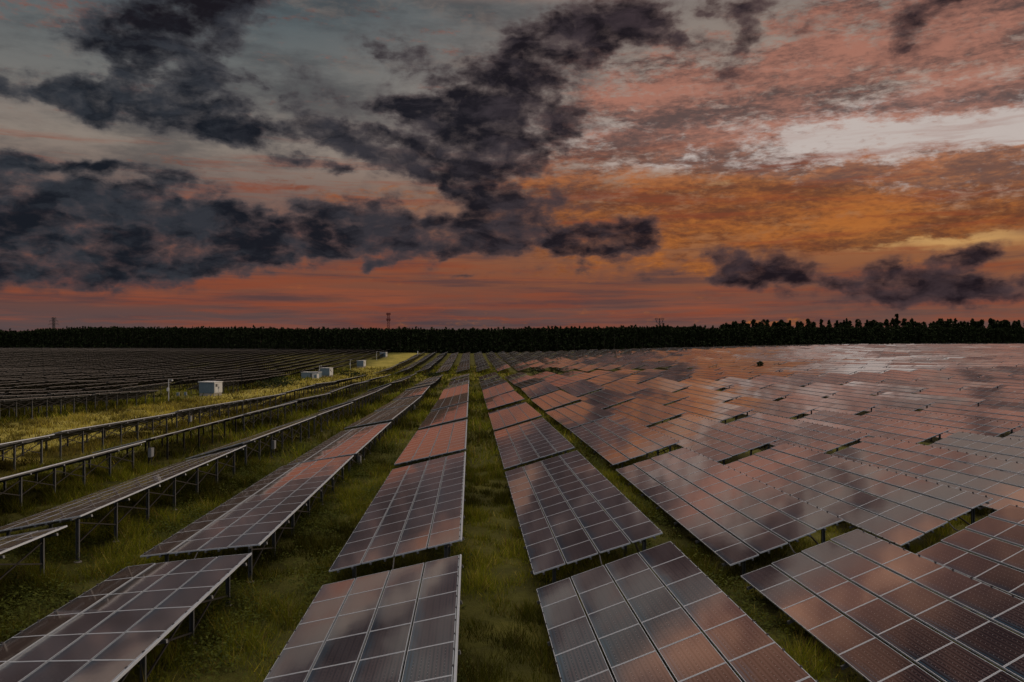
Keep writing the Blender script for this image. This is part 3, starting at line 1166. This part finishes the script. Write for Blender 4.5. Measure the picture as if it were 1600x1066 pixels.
def build_sky():
    w = bpy.data.worlds.new('World')
    scene.world = w
    w.use_nodes = True
    w.cycles.sampling_method = 'MANUAL'
    w.cycles.sample_map_resolution = 256
    nt = w.node_tree
    nt.nodes.clear()
    L = nt.links.new
    M = lambda op, a, b=None, c=False: math_node(nt, op, a, b, c)
    out = N(nt, 'ShaderNodeOutputWorld')
    bg = N(nt, 'ShaderNodeBackground')
    L(bg.outputs[0], out.inputs[0])
    tc = N(nt, 'ShaderNodeTexCoord')
    sp = N(nt, 'ShaderNodeSeparateXYZ')
    L(tc.outputs['Generated'], sp.inputs[0])
    az = M('ARCTAN2', sp.outputs[0], sp.outputs[1])
    el = M('ARCSINE', sp.outputs[2])
    K = 1283.0
    U, V = M('MULTIPLY', az, K), M('MULTIPLY', el, K)      # angles, 1283 units to the radian
    uv = N(nt, 'ShaderNodeCombineXYZ')
    L(U, uv.inputs[0]); L(V, uv.inputs[1])

    def ang(px, py):
        a = math.atan((px - 800) / F)
        return a * K, math.atan((532 - py) / F * math.cos(a)) * K

    def tmap(n, typ, loc=(0, 0, 0), rot=0.0, scale=(1, 1, 1)):
        t = n.texture_mapping
        t.vector_type = typ
        t.translation, t.rotation, t.scale = loc, (0, 0, rot), scale

    def noise(vec, sx, sy, detail=6, rough=.6, off=0.0, rot=0.0, dist=0.0, color=False):
        n = N(nt, 'ShaderNodeTexNoise')
        tmap(n, 'POINT', (off, off * .7, off * .3), rot, (1 / sx, 1 / sy, 1))
        n.inputs['Scale'].default_value = 1
        n.inputs['Detail'].default_value = detail
        n.inputs['Roughness'].default_value = rough
        n.inputs['Distortion'].default_value = dist
        L(vec, n.inputs['Vector'])
        return n.outputs['Color'] if color else n.outputs['Fac']

    def smooth(v, a, b, lo=0.0, hi=1.0):
        m = N(nt, 'ShaderNodeMapRange', interpolation_type='SMOOTHSTEP')
        L(v, m.inputs['Value'])
        m.inputs['From Min'].default_value, m.inputs['From Max'].default_value = a, b
        m.inputs['To Min'].default_value, m.inputs['To Max'].default_value = lo, hi
        return m.outputs[0]

    def blobs(vec, lst, grow):
        acc = None
        for (px, py, rx, ry, rot, st) in lst:
            u, v = ang(px, py)
            g = N(nt, 'ShaderNodeTexGradient', gradient_type='SPHERICAL')
            tmap(g, 'TEXTURE', (u, v, 0), math.radians(-rot), (rx * grow, ry * grow, 1000))
            L(vec, g.inputs[0])
            if acc is None: acc = M('MULTIPLY', g.outputs['Fac'], st)
            else:
                n = N(nt, 'ShaderNodeMath', operation='MULTIPLY_ADD')
                L(g.outputs['Fac'], n.inputs[0]); n.inputs[1].default_value = st; L(acc, n.inputs[2])
                acc = n.outputs[0]
        return acc

    def ramp(v, stops):
        r = N(nt, 'ShaderNodeValToRGB')
        e = r.color_ramp.elements
        while len(e) < len(stops): e.new(.5)
        for x, (p, c) in zip(e, stops): x.position = p; x.color = (*lin(c), 1) if max(c) > 1.5 else (*c, 1)
        L(v, r.inputs[0])
        return r.outputs[0]

    def mix(f, a, b, mode='MIX'):
        m = N(nt, 'ShaderNodeMix', data_type='RGBA', blend_type=mode)
        for i, v in ((0, f), (6, a), (7, b)):
            if isinstance(v, (int, float)): m.inputs[i].default_value = v
            elif isinstance(v, tuple): m.inputs[i].default_value = (*v, 1)
            else: L(v, m.inputs[i])
        return m.outputs[2]

    # warped coordinates so that no cloud keeps the outline it was laid out with
    wc = noise(uv.outputs[0], 120, 70, 5, .6, 3.1, color=True)
    vm = N(nt, 'ShaderNodeVectorMath', operation='SUBTRACT')
    L(wc, vm.inputs[0]); vm.inputs[1].default_value = (.5, .5, .5)
    vs = N(nt, 'ShaderNodeVectorMath', operation='MULTIPLY')
    L(vm.outputs[0], vs.inputs[0]); vs.inputs[1].default_value = (88, 50, 0)
    va = N(nt, 'ShaderNodeVectorMath', operation='ADD')
    L(uv.outputs[0], va.inputs[0]); L(vs.outputs[0], va.inputs[1])
    wuv = va.outputs[0]

    # --- clear evening sky by elevation (0 .. 700 units = 0 .. 31 degrees)
    hv = M('DIVIDE', V, 700.0, True)
    right = ramp(hv, [(0, (92, 71, 70)), (.05, (98, 70, 66)), (.09, (112, 70, 60)), (.14, (128, 76, 52)), (.24, (158, 102, 60)), (.34, (158, 118, 90)), (.43, (188, 172, 164)),
                      (.52, (164, 146, 134)), (.64, (140, 126, 116)), (.76, (120, 112, 107)), (1.0, (108, 106, 104))])
    left = ramp(hv, [(0, (82, 72, 74)), (.05, (90, 69, 68)), (.09, (106, 67, 58)), (.13, (122, 72, 55)), (.22, (124, 76, 60)), (.32, (118, 98, 90)), (.40, (136, 124, 114)),
                     (.52, (110, 109, 106)), (.68, (80, 91, 95)), (1.0, (80, 92, 97))])
    lr = smooth(U, -420, 420)
    sky = mix(lr, left, right)
    ns = N(nt, 'ShaderNodeTexSky', sky_type='NISHITA')
    ns.sun_disc = False
    ns.sun_elevation = SUN_EL
    ns.sun_rotation = SUN_AZ
    ns.air_density = 1.5
    ns.dust_density = 3.0
    sky = mix(1.0, sky, mix(1.0, ns.outputs[0], (NISH * .8, NISH, NISH * 1.3), 'MULTIPLY'), 'ADD')
    # faint reddish veil streaks low over the horizon
    st = noise(uv.outputs[0], 260, 14, 5, .6, 8.0)
    stm = M('MULTIPLY', smooth(st, .42, .72), smooth(V, 120, 60))
    sky = mix(M('MULTIPLY', stm, .55), sky, lin((160, 80, 48)))
    st2 = noise(uv.outputs[0], 300, 17, 5, .6, 2.0)
    sky = mix(M('MULTIPLY', M('MULTIPLY', smooth(st2, .46, .66), smooth(V, 200, 100)), .7), sky, lin((72, 58, 62)))

    # grey-blue veils across the upper left
    vl = noise(uv.outputs[0], 230, 62, 8, .62, 21.0, .12)
    vm2 = M('MULTIPLY', M('MULTIPLY', smooth(vl, .44, .68), smooth(V, 170, 260)), smooth(U, 260, -60))
    sky = mix(M('MULTIPLY', vm2, .62), sky, lin((62, 64, 68)))
    vw = noise(wuv, 110, 40, 8, .66, 33.0, -.10)
    vm3 = M('MULTIPLY', M('MULTIPLY', smooth(vw, .52, .74), smooth(V, 200, 290)), smooth(U, 300, 0))
    sky = mix(M('MULTIPLY', vm3, .5), sky, lin((126, 112, 104)))

    # --- bright opening low in the right half
    br = blobs(wuv, [(1390, 222, 200, 40, 4, 1.0), (1270, 240, 170, 26, 0, 1.0), (1190, 226, 90, 16, 0, .7), (1330, 190, 90, 14, 0, .5), (1520, 205, 150, 44, 8, .9), (1760, 215, 300, 60, 0, 1.0), (1060, 255, 130, 10, 0, .6), (960, 110, 40, 30, 0, .35), (930, 230, 40, 25, 0, .3)], 1.7)
    sky = mix(smooth(br, .18, .75), sky, lin((190, 178, 172)))
    br2 = blobs(wuv, [(1470, 376, 150, 12, 2, .9), (1330, 352, 120, 9, 2, .5), (1160, 285, 160, 7, -4, .5), (860, 240, 60, 18, 0, .3)], 1.7)
    sky = mix(M('MULTIPLY', smooth(br2, .15, .8), .75), sky, lin((206, 160, 100)))

    # --- thin rippled cloud sheet, orange below and pink above
    sheet = blobs(wuv, [(1090, 170, 190, 55, -6, 1.0), (1280, 132, 240, 44, 2, 1.15), (1470, 152, 170, 22, 7, 1.0), (1040, 226, 140, 20, 2, 1.15), (960, 120, 110, 70, 0, .6),
                        (1480, 64, 230, 52, 6, 1.05), (1300, 10, 160, 26, 2, .6), (1580, 20, 110, 60, 0, .8),
                        (1120, 300, 280, 44, 0, 1.2), (1400, 312, 300, 46, 0, 1.2), (1580, 262, 120, 18, -3, .9), (1080, 350, 260, 40, 0, 1.0), (1400, 340, 300, 30, 0, 1.0),
                        (900, 300, 120, 50, 0, .8), (470, 295, 170, 14, 2, .7), (110, 25, 130, 20, -4, .5), (1000, 410, 300, 22, 0, .7), (1500, 270, 160, 10, -2, .6)], 1.6)
    rw = noise(uv.outputs[0], 60, 24, 4, .55, 6.6, color=True)
    rv = N(nt, 'ShaderNodeVectorMath', operation='MULTIPLY_ADD')
    L(rw, rv.inputs[0]); rv.inputs[1].default_value = (26, 9, 0); L(uv.outputs[0], rv.inputs[2])
    ruv = rv.outputs[0]
    rip = noise(ruv, 19, 7, 4, .62, 1.7, -.16)
    rip2 = noise(uv.outputs[0], 150, 34, 7, .62, 4.4, -.05)
    rip3 = noise(ruv, 58, 20, 5, .6, 15.0, -.12)
    rsum = M('ADD', M('ADD', M('MULTIPLY', rip, .42), M('MULTIPLY', rip3, .45)), M('MULTIPLY', rip2, .45))
    sm = smooth(M('ADD', M('MULTIPLY', M('MINIMUM', sheet, 1.0), .75), M('MULTIPLY', M('SUBTRACT', rsum, .66), 2.9)), .14, .80)
    tone = noise(ruv, 190, 42, 6, .6, 7.7, -.08)
    fine = noise(ruv, 15, 5.5, 4, .62, 3.3, -.18)
    tone = M('ADD', M('MULTIPLY', tone, .72), M('MULTIPLY', fine, .28))
    scol_lo = mix(smooth(tone, .40, .62), lin((96, 56, 40)), lin((172, 102, 48)))
    scol_hi = mix(smooth(tone, .38, .60), lin((78, 58, 57)), lin((164, 109, 92)))
    scol = mix(smooth(V, 215, 330), scol_lo, scol_hi)
    scol = mix(M('MULTIPLY', smooth(U, 100, -500), .6), scol, lin((112, 68, 60)))
    sky = mix(M('MULTIPLY', sm, .9), sky, scol)
    st3 = noise(ruv, 240, 15, 5, .62, 51.0, -.04)
    sky = mix(M('MULTIPLY', M('MULTIPLY', smooth(st3, .47, .66), smooth(V, 330, 250)), .5), sky, lin((138, 68, 44)))

    # --- dark broken cumulus
    dark = [(-230, 330, 150, 80, 0, 1.5), (-250, 110, 110, 60, -10, 1.3), (-560, 240, 220, 130, 0, 1.8), (-480, 30, 180, 70, 0, 1.5),  # unseen clouds left of view, added to darken the left panels' reflections
            (280, 40, 100, 62, -20, 1.1), (350, 5, 90, 34, -25, .9), (235, 95, 62, 42, -30, .8), (125, 52, 70, 20, -4, .6),
            (60, 138, 75, 18, 8, .85), (160, 162, 75, 20, 14, .85), (290, 172, 85, 30, 10, .95), (375, 198, 62, 24, 6, .95), (430, 135, 60, 24, -12, .5), (330, 122, 50, 20, 0, .4),
            (520, 205, 75, 22, 12, 1.0), (610, 235, 80, 27, 16, 1.0), (695, 268, 85, 30, 16, 1.0), (750, 300, 50, 15, 8, .9), (455, 244, 42, 13, 4, .8), (540, 267, 36, 11, 4, .8),
            (810, 105, 95, 55, -24, 1.15), (735, 195, 75, 52, -14, 1.1), (885, 80, 62, 40, -20, .9), (675, 178, 52, 20, 6, .8), (870, 198, 46, 28, -16, .95), (825, 238, 55, 24, 0, .8), (745, 240, 62, 32, 0, .9), (815, 268, 42, 14, 0, .8),
            (1015, 40, 72, 30, -8, 1.1), (960, 12, 42, 22, 0, .8), (1172, 14, 52, 22, 10, .75), (905, 55, 55, 30, 0, .55), (1080, 70, 50, 12, 0, .4),
            (600, 82, 48, 34, -18, .45), (590, 160, 75, 16, 4, .5), (655, 110, 42, 42, 0, .4), (1150, 92, 26, 36, 30, .75), (1412, 62, 30, 36, 20, .6), (1455, 8, 66, 18, -4, .7), (1262, 40, 26, 20, 0, .35),
            (50, 335, 140, 44, 0, 1.15), (190, 345, 120, 40, -6, 1.05), (90, 402, 220, 34, 0, 1.5), (150, 350, 200, 40, 0, .35), (300, 388, 130, 24, -4, .9), (250, 360, 40, 22, -14, .4), (60, 296, 110, 16, 0, .7), (70, 258, 115, 9, -2, .75), (145, 253, 55, 7, 0, .7), (20, 240, 30, 8, 0, .6),
            (275, 280, 52, 14, 10, .7), (420, 345, 75, 26, -8, .8), (430, 385, 90, 18, 0, .7), (330, 415, 160, 12, 0, .5),
            (545, 348, 66, 36, -18, 1.1), (600, 372, 110, 24, 0, .95), (495, 382, 60, 15, -6, .9), (700, 350, 110, 34, 0, .72), (790, 352, 90, 28, 0, .62), (760, 385, 110, 16, 0, .6), (870, 310, 52, 34, -8, .6),
            (950, 372, 66, 24, -6, 1.9), (905, 382, 40, 12, 0, .8), (582, 411, 15, 9, -20, 1.0), (610, 403, 11, 8, 0, .8), (690, 407, 22, 8, -24, .8), (725, 428, 50, 5, 0, .5),
            (1175, 425, 62, 24, -10, 1.0), (1260, 436, 66, 15, 4, .9), (1150, 410, 30, 16, -20, .6), (1430, 422, 75, 18, -8, .95), (1500, 405, 42, 10, -14, .85), (1430, 458, 120, 17, 0, .62), (1570, 466, 90, 18, -4, .5), (1100, 394, 42, 9, 0, .7),
            (900, 420, 80, 13, 0, .42), (1030, 430, 40, 9, -8, .5), (1500, 445, 90, 14, -6, .6)]
    D = blobs(wuv, dark, 1.66)
    n1 = noise(uv.outputs[0], 70, 40, 9, .62, 5.2)
    n2 = noise(wuv, 22, 13, 7, .68, 9.1)
    vo = N(nt, 'ShaderNodeTexVoronoi', feature='SMOOTH_F1', voronoi_dimensions='2D')
    tmap(vo, 'POINT', (0, 0, 0), 0, (1 / 46, 1 / 27, 1))
    vo.inputs['Scale'].default_value = 1
    vo.inputs['Detail'].default_value = 2
    vo.inputs['Roughness'].default_value = .55
    vo.inputs['Smoothness'].default_value = .35
    L(wuv, vo.inputs['Vector'])
    puffy = M('MULTIPLY', M('SUBTRACT', .53, vo.outputs['Distance']), .62)
    nn = M('ADD', M('MULTIPLY', M('SUBTRACT', n1, .5), 2.5), M('ADD', puffy, M('MULTIPLY', M('SUBTRACT', n2, .5), .6)))
    Dc = M('MINIMUM', D, .92)
    dens = M('ADD', Dc, M('MULTIPLY', nn, M('MINIMUM', M('ADD', M('MULTIPLY', D, 1.7), .12), .75)))
    veil = smooth(dens, -.04, .62)
    core = smooth(dens, .20, .94)
    lr2 = smooth(U, -650, 500)
    puff = noise(wuv, 80, 34, 7, .62, 12.0)
    tint = mix(lr2, lin((68, 68, 73)), lin((88, 66, 64)))
    tint = mix(smooth(V, 120, 40), tint, mix(lr2, lin((58, 56, 62)), lin((78, 62, 64))))
    deep = mix(lr2, lin((20, 25, 33)), lin((25, 20, 26)))
    deep = mix(smooth(V, 330, 480), deep, lin((23, 20, 26)))
    lit = mix(lr2, lin((50, 54, 61)), lin((64, 51, 55)))
    deep = mix(M('MULTIPLY', smooth(puff, .40, .66), .9), deep, lit)
    sky = mix(M('MULTIPLY', veil, .80), sky, tint)
    sky = mix(M('MULTIPLY', core, .97), sky, deep)

    # --- unseen sky overhead: bright broken cloud added to light the meadow and steer reflections
    hi = noise(tc.outputs['Generated'], .28, .28, 7, .6, 2.2)
    hcol = mix(smooth(hi, .40, .64), (1.4, 1.2, 1.1), (3.1, 2.7, 2.4))
    mid = mix(smooth(hi, .43, .62), (.014, .009, .012), (.22, .105, .066))
    over = mix(smooth(el, .78, 1.10), mid, hcol)
    gl = smooth(noise(uv.outputs[0], 130, 60, 6, .6, 41.0, -.1), .40, .62)
    glow = mix(gl, lin((120, 84, 76)), lin((206, 152, 124)))  # unseen peach band above the view, added to brighten panel reflections
    sky = mix(M('MULTIPLY', smooth(el, .385, .425), smooth(U, -260, 0)), sky, glow)
    sky = mix(smooth(el, .405, .50), sky, over)
    # behind the camera the evening sky is plain and bluish grey
    bk = smooth(sp.outputs[1], .25, -.35)
    sky = mix(M('MULTIPLY', bk, smooth(el, 1.1, .5)), sky, (.34, .34, .38))

    L(sky, bg.inputs['Color'])
    bg.inputs['Strength'].default_value = 1.0


NISH = .0025
build_sky()
#SKY_END

scene.view_settings.view_transform = 'Standard'
scene.view_settings.look = 'None'
scene.view_settings.exposure = 0
scene.view_settings.gamma = 1
scene.view_settings.use_curve_mapping = False
scene.cycles.max_bounces = 5
scene.cycles.diffuse_bounces = 2
scene.cycles.glossy_bounces = 3
scene.cycles.use_denoising = True
scene.cycles.sample_clamp_indirect = 4
